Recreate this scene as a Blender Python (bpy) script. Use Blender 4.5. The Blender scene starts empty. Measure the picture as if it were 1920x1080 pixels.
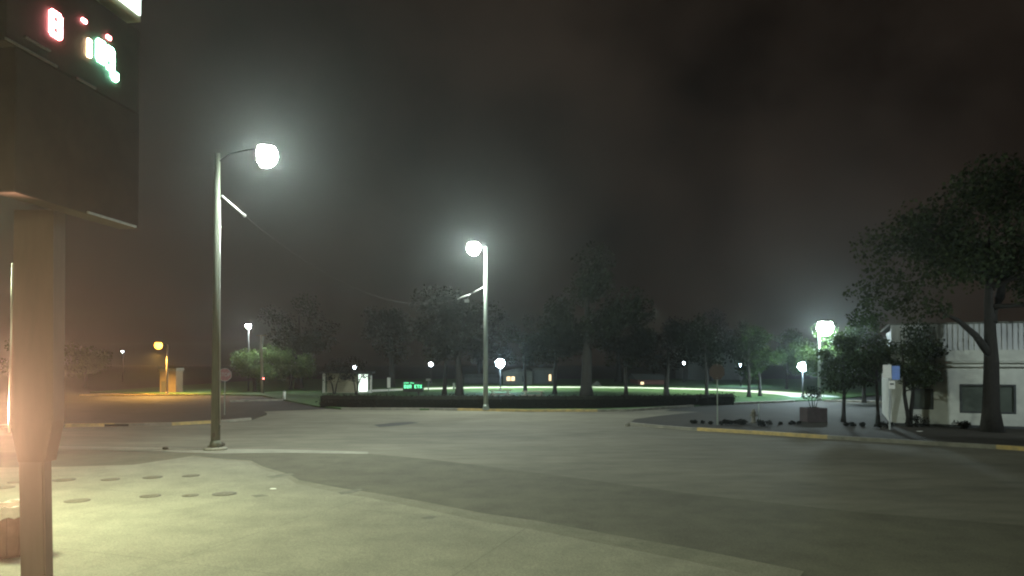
import bpy, bmesh, math, random
from mathutils import Vector, Matrix
R = math.radians
S = bpy.context.scene
C = S.collection
# ------------------------------------------------------------------ camera
F, HC, PITCH = 1371.0, 3.2, R(1.0)
YH = 680.0
SH = (YH - 540 - F*math.tan(PITCH))/1920.0
cam = bpy.data.cameras.new('camera'); cam.sensor_width = 36; cam.lens = 36*F/1920
cam.shift_y = SH; cam.clip_end = 2000; cam.clip_start = 0.05
co = bpy.data.objects.new('camera', cam); C.objects.link(co)
co.location = (0, 0, HC); co.rotation_euler = (R(90)+PITCH, 0, 0); S.camera = co
cp, sp = math.cos(PITCH), math.sin(PITCH)
def ray(px, py):
    u = (px-960)/F; v = (540-py)/F + SH*1920/F
    return Vector((u, cp - v*sp, sp + v*cp))
def G(px, py, z=0.0):            # ground point seen at a pixel of the 1920 px photograph
    d = ray(px, py); t = (z-HC)/d.z
    return Vector((d.x*t, d.y*t, z))
def at(px, py, Y):
    d = ray(px, py); t = Y/d.y
    return Vector((d.x*t, Y, HC+d.z*t))
# ------------------------------------------------------------------ render settings
S.view_settings.view_transform = 'Standard'; S.view_settings.look = 'None'
S.view_settings.exposure = 0; S.view_settings.gamma = 1
S.cycles.use_denoising = True
S.cycles.volume_bounces = 0
S.cycles.max_bounces = 6
S.cycles.sample_clamp_indirect = 3.0
S.cycles.sample_clamp_direct = 0.0
S.cycles.filter_width = 2.1
# ------------------------------------------------------------------ materials
def mat(name, col, rough=.85, var=.25, scale=3.0, metal=0.0, bump=0.0, spec=.3, detail=6, col2=None, stretch=None):
    m = bpy.data.materials.new(name); m.use_nodes = True
    nt = m.node_tree; b = nt.nodes['Principled BSDF']
    b.inputs['Roughness'].default_value = rough; b.inputs['Metallic'].default_value = metal
    b.inputs['Specular IOR Level'].default_value = spec
    tc = nt.nodes.new('ShaderNodeTexCoord')
    src = tc.outputs['Object']
    if stretch:
        mp = nt.nodes.new('ShaderNodeMapping'); mp.inputs['Scale'].default_value = stretch
        nt.links.new(src, mp.inputs['Vector']); src = mp.outputs['Vector']
    n = nt.nodes.new('ShaderNodeTexNoise'); n.inputs['Scale'].default_value = scale
    n.inputs['Detail'].default_value = detail; n.inputs['Roughness'].default_value = .6
    nt.links.new(src, n.inputs['Vector'])
    r = nt.nodes.new('ShaderNodeValToRGB')
    a = col2 if col2 else tuple(c*(1-var) for c in col)
    d = col if col2 else tuple(min(1, c*(1+var)) for c in col)
    r.color_ramp.elements[0].position = .3; r.color_ramp.elements[1].position = .7
    r.color_ramp.elements[0].color = (*a, 1); r.color_ramp.elements[1].color = (*d, 1)
    nt.links.new(n.outputs['Fac'], r.inputs['Fac']); nt.links.new(r.outputs['Color'], b.inputs['Base Color'])
    if bump:
        n2 = nt.nodes.new('ShaderNodeTexNoise'); n2.inputs['Scale'].default_value = scale*12; n2.inputs['Detail'].default_value = 4
        nt.links.new(tc.outputs['Object'], n2.inputs['Vector'])
        bp = nt.nodes.new('ShaderNodeBump'); bp.inputs['Strength'].default_value = bump; bp.inputs['Distance'].default_value = .02
        nt.links.new(n2.outputs['Fac'], bp.inputs['Height']); nt.links.new(bp.outputs['Normal'], b.inputs['Normal'])
    return m
def pavemat(name, col, dark, blotch=.35, joints=None, rough=.9, tint=None, streak=None):
    """worn ground surface: two scales of blotches, fine grain, optional slab joints"""
    m = bpy.data.materials.new(name); m.use_nodes = True
    nt = m.node_tree; b = nt.nodes['Principled BSDF']; L = nt.links.new
    b.inputs['Roughness'].default_value = rough; b.inputs['Specular IOR Level'].default_value = .25
    tc = nt.nodes.new('ShaderNodeTexCoord'); O = tc.outputs['Object']
    mp = nt.nodes.new('ShaderNodeMapping'); mp.inputs['Scale'].default_value = streak or (1, 1, 1); L(O, mp.inputs['Vector'])
    def noise(s, d, v):
        n = nt.nodes.new('ShaderNodeTexNoise'); n.inputs['Scale'].default_value = s; n.inputs['Detail'].default_value = d
        n.inputs['Roughness'].default_value = .62; L(v, n.inputs['Vector']); return n.outputs['Fac']
    big = noise(.22, 5, mp.outputs['Vector']); mid = noise(1.1, 6, mp.outputs['Vector']); fine = noise(38, 3, O)
    def ramp(f, p0, p1, c0, c1):
        r = nt.nodes.new('ShaderNodeValToRGB'); r.color_ramp.elements[0].position = p0; r.color_ramp.elements[1].position = p1
        r.color_ramp.elements[0].color = (*c0, 1); r.color_ramp.elements[1].color = (*c1, 1); L(f, r.inputs['Fac']); return r.outputs['Color']
    def mul(a, bb, f=1.0):
        x = nt.nodes.new('ShaderNodeMix'); x.data_type = 'RGBA'; x.blend_type = 'MULTIPLY'; x.inputs[0].default_value = f
        L(a, x.inputs[6]); L(bb, x.inputs[7]); return x.outputs[2]
    base = ramp(big, .35, .68, dark, col)
    base = mul(base, ramp(mid, .3, .62, (1-blotch,)*3, (1, 1, 1)))
    base = mul(base, ramp(fine, .3, .7, (.68,)*3, (1.2,)*3))
    if joints:
        br = nt.nodes.new('ShaderNodeTexBrick'); br.offset = 0; br.inputs['Scale'].default_value = 1
        br.inputs['Color1'].default_value = br.inputs['Color2'].default_value = (1, 1, 1, 1)
        br.inputs['Color2'].default_value = (.93, .93, .93, 1)
        br.inputs['Mortar'].default_value = (.74, .74, .74, 1); br.inputs['Mortar Size'].default_value = .012
        br.inputs['Brick Width'].default_value = joints[0]; br.inputs['Row Height'].default_value = joints[1]
        mj = nt.nodes.new('ShaderNodeMapping'); mj.inputs['Rotation'].default_value = (0, 0, joints[2]); L(O, mj.inputs['Vector'])
        L(mj.outputs['Vector'], br.inputs['Vector']); base = mul(base, br.outputs['Color'])
    L(base, b.inputs['Base Color'])
    bp = nt.nodes.new('ShaderNodeBump'); bp.inputs['Strength'].default_value = .35; bp.inputs['Distance'].default_value = .01
    L(fine, bp.inputs['Height']); L(bp.outputs['Normal'], b.inputs['Normal'])
    return m
def emit(name, col, st):
    m = bpy.data.materials.new(name); m.use_nodes = True
    nt = m.node_tree; b = nt.nodes['Principled BSDF']
    b.inputs['Base Color'].default_value = (.6, .6, .6, 1)
    b.inputs['Emission Color'].default_value = (*col, 1); b.inputs['Emission Strength'].default_value = st
    return m
def leafmat(name, c1, c2):
    m = bpy.data.materials.new(name); m.use_nodes = True
    nt = m.node_tree; b = nt.nodes['Principled BSDF']; L = nt.links.new
    g = nt.nodes.new('ShaderNodeNewGeometry'); r = nt.nodes.new('ShaderNodeValToRGB')
    r.color_ramp.elements[0].color = (*c1, 1); r.color_ramp.elements[1].color = (*c2, 1)
    L(g.outputs['Random Per Island'], r.inputs['Fac']); L(r.outputs['Color'], b.inputs['Base Color'])
    b.inputs['Roughness'].default_value = .8; b.inputs['Specular IOR Level'].default_value = .04
    t = nt.nodes.new('ShaderNodeBsdfTranslucent'); L(r.outputs['Color'], t.inputs['Color'])
    mx = nt.nodes.new('ShaderNodeMixShader'); mx.inputs[0].default_value = .3
    L(b.outputs[0], mx.inputs[1]); L(t.outputs[0], mx.inputs[2]); L(mx.outputs[0], nt.nodes['Material Output'].inputs['Surface'])
    return m
M = dict(
    road=pavemat('worn_street', (.200, .188, .142), (.140, .131, .100), .3, streak=(.5, 1.2, 1)),
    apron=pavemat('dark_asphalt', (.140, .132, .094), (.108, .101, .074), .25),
    lot=pavemat('forecourt_concrete', (.275, .265, .20), (.215, .205, .155), .22, joints=(4.6, 4.6, .35)),
    edge=pavemat('broken_concrete_edge', (.225, .215, .16), (.17, .162, .118), .25, streak=(1.4, 1.4, 1)),
    gutter=pavemat('gutter_concrete', (.33, .32, .26), (.25, .24, .19), .25, joints=(3, 30, 0)),
    soil=pavemat('dry_soil', (.06, .055, .04), (.035, .04, .025), .4),
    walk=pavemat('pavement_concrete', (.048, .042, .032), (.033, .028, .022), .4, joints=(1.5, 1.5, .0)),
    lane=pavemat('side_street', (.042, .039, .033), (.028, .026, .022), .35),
    stain=mat('oil_stain', (.12, .115, .085), .8, .3, 4),
    patch=mat('tar_patch', (.035, .033, .03), .8, .3, 4),
    kerb=mat('kerb_concrete', (.24, .23, .19), .9, .3, 2.5, bump=.3),
    yellow=mat('worn_yellow_paint', (.68, .49, .18), .75, .3, 3.5, bump=.3, col2=(.36, .29, .16)),
    path=mat('pale_path', (.72, .72, .66), .9, .1, 2, bump=.2),
    pole=mat('galvanised_steel', (.27, .31, .27), .55, .18, 2.2, metal=.35, stretch=(6, 6, .6)),
    steel=mat('bright_steel', (.6, .6, .57), .35, .1, 8, metal=.8),
    dark=mat('dark_metal', (.035, .033, .03), .6, .3, 6),
    lid=mat('worn_iron_lid', (.12, .11, .08), .7, .3, 9),
    cast=mat('cast_iron', (.075, .07, .055), .65, .3, 14, bump=.3),
    blackp=mat('black_paint', (.012, .012, .012), .8, .2, 4),
    poled=mat('dull_painted_steel', (.115, .125, .095), .75, .2, 2.2, stretch=(6, 6, .6)),
    casing=mat('brown_casing_paint', (.10, .07, .05), .7, .15, 1.4, stretch=(3, 3, .5)),
    column=mat('tan_column_paint', (.135, .105, .085), .75, .15, 1.4, bump=.1, stretch=(3, 3, .5)),
    brown=mat('brown_cabinet', (.045, .030, .022), .7, .2, 2),
    cab=mat('cream_cabinet', (.36, .35, .24), .6, .15, 3),
    plastic=mat('bin_plastic', (.16, .10, .07), .6, .25, 5),
    bag=mat('bin_liner', (.75, .72, .66), .45, .12, 9, bump=.4),
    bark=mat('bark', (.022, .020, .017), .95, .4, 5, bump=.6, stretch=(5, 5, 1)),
    render=mat('stucco_wall', (.46, .47, .42), .95, .16, 1.3, bump=.25),
    trim=mat('dark_trim', (.05, .055, .055), .7, .2, 4),
    ribw=mat('ribbed_panel', (.42, .43, .42), .6, .2, 1.6, stretch=(1, 1, .3)),
    glass=mat('dim_glass', (.085, .10, .085), .22, .15, 1.2, spec=.6),
    roof=mat('shingle_roof', (.12, .125, .105), .95, .3, 5),
    houseo=mat('siding_ochre', (.14, .11, .07), .9, .2, 3),
    houseg=mat('siding_grey', (.17, .18, .15), .9, .15, 3),
    houser=mat('siding_red', (.22, .10, .075), .9, .2, 3),
    housec=mat('siding_cream', (.46, .42, .30), .9, .12, 2),
    white=mat('white_paint', (.78, .78, .72), .6, .06, 4),
    red=mat('sign_red', (.26, .115, .115), .6, .2, 6),
    blue=mat('sign_blue', (.16, .27, .62), .45, .1, 5),
    greys=mat('sign_back', (.36, .38, .37), .5, .15, 5),
    wood=mat('post_wood', (.25, .22, .16), .9, .3, 4, stretch=(6, 6, .7)),
    planter=mat('planter_pink_concrete', (.06, .044, .045), .95, .2, 5, bump=.3),
    cable=mat('cable_jacket', (.45, .45, .42), .5, .1, 6),
)
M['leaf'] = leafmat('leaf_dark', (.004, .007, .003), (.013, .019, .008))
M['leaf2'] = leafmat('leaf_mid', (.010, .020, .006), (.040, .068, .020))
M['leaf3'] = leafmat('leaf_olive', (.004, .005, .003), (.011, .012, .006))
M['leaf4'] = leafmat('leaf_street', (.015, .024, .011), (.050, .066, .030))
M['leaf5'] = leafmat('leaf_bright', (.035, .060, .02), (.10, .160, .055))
M['hedge'] = leafmat('leaf_hedge', (.008, .010, .007), (.022, .022, .015))
M['grass'] = pavemat('mown_grass', (.075, .16, .045), (.05, .115, .032), .3)
M['em_cool'] = emit('lamp_cool', (.87, 1.0, .90), 1250)
M['em_far'] = emit('lamp_far', (.88, 1.0, .91), 1250)
M['em_side'] = emit('lamp_side', (.78, .98, 1.0), 520)
M['em_post'] = emit('lamp_post_blue', (.55, .80, 1.0), 340)
M['em_small'] = emit('lamp_small', (.8, .88, 1.0), 60)
M['em_yard'] = emit('lamp_yard', (.9, .97, .95), 1500)
M['em_sod'] = emit('lamp_sodium', (1.0, .42, .035), 11)
M['em_green'] = emit('led_green', (.06, .72, .28), 3.2)
M['em_dgreen'] = emit('led_price_green', (.30, 1.0, .62), 45)
M['em_dred'] = emit('led_price_red', (1.0, .26, .28), 45)
M['em_dyel'] = emit('led_price_amber', (1.0, .72, .42), 40)
M['em_face'] = emit('lit_sign_face', (.82, 1.0, .92), 5)
M['em_win'] = emit('lit_window', (1.0, .72, .38), 1.6)
M['em_door'] = emit('lit_doorway', (.82, 1.0, .86), 2.2)
M['em_red'] = emit('red_marker', (1.0, .12, .10), 14)
# ------------------------------------------------------------------ mesh helpers
class MB:
    def __init__(s): s.bm = bmesh.new()
    def box(s, c, d, rz=0, bev=0.0, m=None):
        b2 = bmesh.new(); bmesh.ops.create_cube(b2, size=1)
        for v in b2.verts: v.co = Vector((v.co.x*d[0], v.co.y*d[1], v.co.z*d[2]))
        if bev: bmesh.ops.bevel(b2, geom=b2.edges[:], offset=bev, segments=2, affect='EDGES')
        mt = Matrix.Translation(c) @ Matrix.Rotation(rz, 4, 'Z')
        if m is not None: mt = m @ mt
        bmesh.ops.transform(b2, matrix=mt, verts=b2.verts)
        t = bpy.data.meshes.new('t'); b2.to_mesh(t); s.bm.from_mesh(t); bpy.data.meshes.remove(t); b2.free(); return s
    def tube(s, pts, rad, n=10, cap=True):
        pts = [Vector(p) for p in pts]
        if not hasattr(rad, '__len__'): rad = [rad]*len(pts)
        rings = []
        for i, p in enumerate(pts):
            a = pts[max(0, i-1)]; b = pts[min(len(pts)-1, i+1)]
            t = (b-a).normalized(); up = Vector((0, 0, 1)) if abs(t.z) < .95 else Vector((1, 0, 0))
            x = t.cross(up).normalized(); y = t.cross(x).normalized()
            rings.append([s.bm.verts.new(p + (x*math.cos(2*math.pi*k/n) + y*math.sin(2*math.pi*k/n))*rad[i]) for k in range(n)])
        for i in range(len(rings)-1):
            for k in range(n):
                f = s.bm.faces.new((rings[i][k], rings[i][(k+1) % n], rings[i+1][(k+1) % n], rings[i+1][k])); f.smooth = True
        if cap: s.bm.faces.new(rings[0]); s.bm.faces.new(rings[-1])
        return s
    def lathe(s, prof, c=(0, 0, 0), n=20, sx=1, sy=1, m=None):
        rings = []
        for r, z in prof:
            ring = []
            for k in range(n):
                p = Vector((c[0]+sx*r*math.cos(2*math.pi*k/n), c[1]+sy*r*math.sin(2*math.pi*k/n), c[2]+z))
                ring.append(s.bm.verts.new(m @ p if m else p))
            rings.append(ring)
        for i in range(len(rings)-1):
            for k in range(n):
                f = s.bm.faces.new((rings[i][k], rings[i][(k+1) % n], rings[i+1][(k+1) % n], rings[i+1][k])); f.smooth = True
        s.bm.faces.new(rings[0]); s.bm.faces.new(rings[-1]); return s
    def prism(s, poly, z0, z1):
        lo = [s.bm.verts.new((p[0], p[1], z0)) for p in poly]; hi = [s.bm.verts.new((p[0], p[1], z1)) for p in poly]
        n = len(poly); s.bm.faces.new(hi); s.bm.faces.new(lo[::-1])
        for i in range(n): s.bm.faces.new((lo[i], lo[(i+1) % n], hi[(i+1) % n], hi[i]))
        return s
    def extr(s, poly, axis, a, b):      # polygon in (u, z), extruded along x or y
        def P(u, z, w): return (w, u, z) if axis == 'x' else (u, w, z)
        lo = [s.bm.verts.new(P(u, z, a)) for u, z in poly]; hi = [s.bm.verts.new(P(u, z, b)) for u, z in poly]
        n = len(poly); s.bm.faces.new(hi); s.bm.faces.new(lo[::-1])
        for i in range(n): s.bm.faces.new((lo[i], lo[(i+1) % n], hi[(i+1) % n], hi[i]))
        return s
    def sheet(s, poly, z):
        s.bm.faces.new([s.bm.verts.new((p[0], p[1], z)) for p in poly]); return s
    def build(s, name, m, parent=None, loc=None):
        bmesh.ops.recalc_face_normals(s.bm, faces=s.bm.faces)
        me = bpy.data.meshes.new(name); s.bm.to_mesh(me); s.bm.free()
        me.materials.append(M[m] if isinstance(m, str) else m)
        o = bpy.data.objects.new(name, me); C.objects.link(o)
        if parent: o.parent = parent
        if loc: o.location = loc
        return o
def tag(o, label, cat, group=None):
    o['label'] = label; o['category'] = cat
    if group: o['group'] = group
    return o
def thing(name, label, cat, loc=(0, 0, 0), rz=0, group=None):
    o = bpy.data.objects.new(name, None); C.objects.link(o); o.empty_display_size = .2
    o.location = loc; o.rotation_euler = (0, 0, rz); return tag(o, label, cat, group)
def struct(o, kind='structure'): o['kind'] = kind; return o
KIDS = {}
def dup(root, loc, rz, label, sc=1.0, group=None):
    r = root.copy(); C.objects.link(r); r.location = loc; r.rotation_euler = (0, 0, rz); r.scale = (sc,)*3 if not hasattr(sc, '__len__') else sc
    r['label'] = label
    if group: r['group'] = group
    for ch in list(root.children):
        c = ch.copy(); C.objects.link(c); c.parent = r
        for g in ch.children:
            d = g.copy(); C.objects.link(d); d.parent = c
    return r
def text_mesh(txt, size, depth=.004):
    cu = bpy.data.curves.new('t', 'FONT'); cu.body = txt; cu.size = size; cu.extrude = depth; cu.align_x = 'CENTER'; cu.align_y = 'CENTER'
    o = bpy.data.objects.new('t', cu); C.objects.link(o); dg = bpy.context.evaluated_depsgraph_get()
    me = bpy.data.meshes.new_from_object(o.evaluated_get(dg)); bpy.data.objects.remove(o); bpy.data.curves.remove(cu)
    return me
# ------------------------------------------------------------------ ground, streets
b = MB(); b.sheet([(-700, -60), (700, -60), (700, 900), (-700, 900)], 0); struct(b.build('ground', 'soil'))
b = MB(); b.sheet([(-90, -30), (90, -30), (90, 50.2), (-90, 50.2)], .004); struct(b.build('road', 'road'))
# darker asphalt apron between street and forecourt
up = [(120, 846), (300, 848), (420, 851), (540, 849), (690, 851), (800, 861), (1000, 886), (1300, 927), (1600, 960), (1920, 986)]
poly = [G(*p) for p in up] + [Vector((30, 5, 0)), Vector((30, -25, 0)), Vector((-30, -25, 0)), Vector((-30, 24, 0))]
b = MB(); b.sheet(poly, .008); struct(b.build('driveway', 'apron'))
lot = [(-300, 880), (120, 876), (250, 872), (360, 856), (410, 862), (470, 866), (492, 878), (540, 893), (560, 905), (640, 921), (700, 930), (800, 949), (900, 970), (1000, 985), (1140, 1012), (1300, 1042), (1500, 1085)]  # notch bares dark apron, which also forms the lamp pole's shadow wedge
poly = [G(*p) for p in lot] + [Vector((7.5, 6, 0)), Vector((9, -25, 0)), Vector((-28, -25, 0)), Vector((-28, 18, 0))]
b = MB(); b.sheet(poly, .012); struct(b.build('forecourt', 'lot'))
b = MB(); wp = [(360, 856), (410, 862), (470, 866), (492, 878), (540, 893), (560, 905), (640, 921), (700, 930), (800, 949), (900, 970), (1000, 985), (1140, 1012), (1300, 1042), (1500, 1085)]
we = []
for k, (x, y) in enumerate(wp):
    dd = (y-835)*.05; we.append((G(x+dd*.6, y-dd), G(x-dd*.8, y+dd*1.1)))
for k in range(len(we)-1): b.bm.faces.new([b.bm.verts.new((q.x, q.y, .014)) for q in (we[k][0], we[k][1], we[k+1][1], we[k+1][0])])
struct(b.build('worn_edge', 'edge'))
gt = [(100, 837), (300, 840), (400, 843), (520, 843), (690, 848)]; gb = [(690, 852), (540, 850), (400, 851), (300, 847), (100, 843)]
b = MB(); b.sheet([G(*p) for p in gt+gb], .016); struct(b.build('gutter', 'gutter'))
b = MB(); b.sheet([G(*p) for p in [(700, 797), (735, 793), (770, 791), (785, 793), (750, 798), (712, 801)]], .008); struct(b.build('road_patch', 'patch'))
for q in ([(498, 895), (520, 891), (545, 888), (552, 890), (530, 895), (508, 898)], [(632, 924), (655, 921), (676, 917), (680, 919), (662, 926), (640, 928)], [(788, 972), (806, 969), (820, 970), (812, 974), (795, 975)], [(470, 930), (492, 928), (505, 931), (480, 934)]):
    b = MB(); b.sheet([G(*p) for p in q], .016); struct(b.build('road_patch', 'stain'))
def lane(pts, w, z, name, m):      # ribbon of road
    b = MB(); pts = [Vector((p[0], p[1], 0)) for p in pts]; l = []; r = []
    for i, p in enumerate(pts):
        t = (pts[min(i+1, len(pts)-1)]-pts[max(i-1, 0)]).normalized(); n = Vector((-t.y, t.x, 0))*w/2
        l.append(p+n); r.append(p-n)
    for i in range(len(pts)-1):
        b.bm.faces.new([b.bm.verts.new((q.x, q.y, z)) for q in (l[i], r[i], r[i+1], l[i+1])])
    bmesh.ops.remove_doubles(b.bm, verts=b.bm.verts, dist=1e-4)
    return struct(b.build(name, m))
lane([(-13, 50), (-17, 56), (-24, 62), (-40, 66), (-90, 68)], 9, .008, 'side_street', 'lane')
lane([(15, 46), (19, 54), (25, 62), (36, 68), (60, 72), (110, 76)], 11, .008, 'side_street', 'lane')
# raised pavements
def pave(poly, name, m='walk', h=.12):
    b = MB(); b.prism([(p[0], p[1]) for p in poly], -.05, h); return struct(b.build(name, m))
left = [G(x, y) for x, y in [(-260, 806), (122, 801), (325, 798), (395, 794), (470, 788)]]
pave(left + [G(500, 778), G(480, 768), G(420, 761), Vector((-40, 58, 0)), Vector((-60, 56, 0))], 'pavement')
right = [G(x, y) for x, y in [(1182, 797), (1245, 803), (1310, 808), (1430, 815), (1550, 823), (1870, 842), (2100, 857)]]
pave(right + [Vector((60, 38, 0)), Vector((60, 60, 0)), Vector((34, 54, 0)), Vector((24, 50.5, 0)), G(1330, 774), G(1240, 783), G(1190, 790)], 'pavement')
# kerbs: plain and painted lengths, proud of the pavement edge
def kerb(pix, name, m, w=.22, h=.15, off=0.06):
    pts = [G(*p) for p in pix]; b = MB(); pr = []
    for i, p in enumerate(pts):
        t = (pts[min(i+1, len(pts)-1)]-pts[max(i-1, 0)]).normalized(); n = Vector((t.y, -t.x, 0))
        if n.y > 0: n = -n
        pr.append((p+n*off, p-n*(w-off)))
    vs = []
    for a, c in pr: vs.append([b.bm.verts.new(q) for q in ((a.x, a.y, -.02), (a.x, a.y, h), (c.x, c.y, h), (c.x, c.y, -.02))])
    for i in range(len(vs)-1):
        for k in range(3): b.bm.faces.new((vs[i][k], vs[i][k+1], vs[i+1][k+1], vs[i+1][k]))
    b.bm.faces.new(vs[0]); b.bm.faces.new(vs[-1])
    return struct(b.build(name, m))
kerb([(122, 801), (215, 799.4)], 'kerb', 'yellow'); kerb([(215, 799.4), (322, 798)], 'kerb', 'kerb')
kerb([(322, 798), (395, 794)], 'kerb', 'yellow'); kerb([(395, 794), (430, 791.5), (470, 788)], 'kerb', 'kerb', h=.14)
kerb([(-260, 806), (122, 801)], 'kerb', 'kerb')
kerb([(1182, 797), (1245, 803), (1308, 807.8)], 'kerb', 'kerb', h=.128)
kerb([(1308, 807.8), (1430, 815), (1552, 823)], 'kerb', 'yellow', h=.15)
kerb([(1552, 823), (1700, 832), (1868, 842)], 'kerb', 'kerb'); kerb([(1868, 842), (2100, 857)], 'kerb', 'yellow', h=.15)
kerb([(640, 768.5), (800, 769), (858, 770)], 'kerb', 'kerb'); kerb([(858, 770), (990, 772), (1120, 772)], 'kerb', 'yellow')
kerb([(1120, 772), (1180, 771), (1300, 763)], 'kerb', 'kerb')
kerb([(150, 742.5), (370, 742)], 'kerb', 'yellow'); kerb([(430, 754), (530, 751)], 'kerb', 'kerb')
kerb([(1370, 759), (1440, 756), (1490, 754)], 'kerb', 'kerb', w=.5); kerb([(1545, 753), (1670, 756)], 'kerb', 'kerb', w=.5)
# park: lawn island behind the far kerb
pk = [G(x, y) for x, y in [(590, 763), (640, 768), (860, 769.6), (1120, 771.5), (1180, 770.6), (1300, 762.6), (1372, 757)]]
pave(pk + [Vector((27, 62, 0)), Vector((36, 72, 0)), Vector((60, 80, 0)), Vector((60, 140, 0)), Vector((-45, 140, 0)), Vector((-45, 78, 0)), Vector((-24, 70, 0))], 'lawn', 'grass', .1)
cx, cy, ra = 5.0, 70.5, 20.8
b = MB(); n = 60
ring = []
for k in range(n+1):
    a = math.pi*(-.06 + .99*k/n)
    ring.append([b.bm.verts.new((cx+math.cos(a)*(ra+dr), cy+math.sin(a)*(ra+dr)*.98, .104)) for dr in (0, 4.2)])
for k in range(n): b.bm.faces.new((ring[k][0], ring[k][1], ring[k+1][1], ring[k+1][0]))
struct(b.build('path', 'path'))
# ------------------------------------------------------------------ trees
def leaf_cloud(b, blobs, n, ls, rng):
    """many small leaf quads spread in the shells and interiors of irregular clumps"""
    tot = sum(r**2 for _, r in blobs)
    for c, r in blobs:
        k = max(8, int(n*r*r/tot))
        for _ in range(k):
            d = Vector((rng.gauss(0, 1), rng.gauss(0, 1), rng.gauss(0, 1))).normalized()
            p = Vector(c) + d*r*(rng.random()**.45)*Vector((1, 1, 1)).x
            p.z = c[2] + (p.z-c[2])*.75
            s = ls*rng.uniform(.6, 1.35)
            q = Vector((rng.gauss(0, 1), rng.gauss(0, 1), rng.gauss(0, 1))).normalized()
            u = q.orthogonal().normalized(); w = q.cross(u)
            b.bm.faces.new([b.bm.verts.new(p+u*s*.5), b.bm.verts.new(p+w*s*.3), b.bm.verts.new(p-u*s*.5), b.bm.verts.new(p-w*s*.3)])
def make_tree(label, seed, h, cr, cz0, tr, n=2600, ls=.28, leaf='leaf', forks=1, lean=0, limbs=6, name='tree', group='trees', extra=None, spread=None):
    rng = random.Random(seed); root = thing(name, label, 'tree', group=group)
    t = MB(); blobs = []
    fz = cz0*.9
    for fkk in range(forks):
        ang = 2*math.pi*fkk/forks + .3; dx = (spread or .35)*(forks > 1)
        base = Vector((dx*.25*math.cos(ang), dx*.25*math.sin(ang)*.5, -.1)); top = Vector((dx*3*math.cos(ang)+lean, dx*2*math.sin(ang), h*.8))
        pts = [base, base.lerp(top, .12)+Vector((rng.uniform(-.05, .05), 0, 0)), base.lerp(top, .35)+Vector((rng.uniform(-.12, .12), 0, 0)), base.lerp(top, .65)+Vector((rng.uniform(-.2, .2), rng.uniform(-.2, .2), 0)), top]
        tt = tr/(1 if forks == 1 else 1.3)
        t.tube(pts, [tt*1.45, tt, tt*.85, tt*.5, tt*.12], 10)
        for i in range(limbs):
            f = rng.uniform(.38, .9) if h*.38 > fz*.7 else rng.uniform(max(.3, fz/h), .9)
            p0 = base.lerp(top, f); a = rng.uniform(0, 6.283); ln = cr*rng.uniform(.5, .95)*(1.15-.5*f)
            p2 = p0+Vector((math.cos(a)*ln, math.sin(a)*ln, ln*rng.uniform(.15, .6))); p1 = p0.lerp(p2, .5)+Vector((0, 0, -.08*ln))
            t.tube([p0, p1, p2], [tt*.38, tt*.24, tt*.06], 6)
            blobs.append((tuple(p2), cr*rng.uniform(.28, .45))); blobs.append((tuple(p1+Vector((0, 0, .2*ln))), cr*rng.uniform(.22, .36)))
    for i in range(11):
        a = rng.uniform(0, 6.283); rr = cr*math.sqrt(rng.random())*.85; z = rng.uniform(cz0+cr*.2, h*.97)
        k = 1-.55*abs((z-(cz0+h)/2)/((h-cz0)/2))
        blobs.append(((rr*k*math.cos(a)+lean*z/h, rr*k*math.sin(a), z), cr*rng.uniform(.22, .42)))
    blobs = [bb for bb in blobs if bb[0][2]-bb[1]*.6 > cz0-.3] or blobs
    if extra: extra(t, blobs)
    t.build('trunk', 'bark', root)
    c = MB(); leaf_cloud(c, blobs, n, ls, rng); c.build('crown', leaf, root)
    return root
def put(root, p, rz=0, s=1): root.location = p; root.rotation_euler.z = rz; root.scale = (s,)*3
H_ = .1
# right: the big tree in front of the building
def big_extra(t, blobs):
    t.tube([(0, -.05, 3.3), (-.75, -.1, 4.3), (-1.5, -.1, 4.95), (-2.2, -.1, 5.3)], [.2, .15, .11, .05], 8)
    t.tube([(.05, 0, 4.9), (.42, 0, 6.0), (.7, 0, 7.5)], [.24, .2, .08], 8)
    for c, r in [((-2.6, -.3, 5.5), .8), ((-3.4, 0, 6.3), 1.0), ((-4.4, .3, 7.0), 1.2), ((-2.2, -.4, 7.4), 1.4), ((2.6, .2, 6.4), 1.3), ((.8, -.6, 8.6), 1.6), ((-4.8, .5, 8.4), 1.3), ((1.5, -.5, 6.2), .5), ((2.1, -.8, 5.6), .45), ((-3.6, .2, 5.6), .9), ((-5.4, .4, 6.2), 1.0), ((3.6, .2, 7.4), 1.5), ((-1.0, -.5, 10.4), 1.6)]: blobs.append((c, r))
T = make_tree('large dark tree with a thick trunk and left limb in front of the white building', 3, 11.5, 4.6, 5.8, .36, 14000, .21, 'leaf4', limbs=7, group='street trees by the white building', extra=big_extra)
put(T, G(1860, 809, .12), 0)
T = make_tree('small bushy twin trunk tree between the blue sign and the dark square window', 5, 5.7, 1.85, 2.0, .13, 6200, .16, 'leaf4', forks=2, limbs=6, group='street trees by the white building', spread=.16)
put(T, G(1704, 800, .12), .1)
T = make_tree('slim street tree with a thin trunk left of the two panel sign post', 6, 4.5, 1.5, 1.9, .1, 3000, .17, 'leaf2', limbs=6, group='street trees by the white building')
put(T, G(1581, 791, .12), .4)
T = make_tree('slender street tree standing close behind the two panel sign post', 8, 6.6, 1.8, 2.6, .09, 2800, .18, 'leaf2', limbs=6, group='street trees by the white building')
put(T, G(1646, 794, .12), 1.4)
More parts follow.
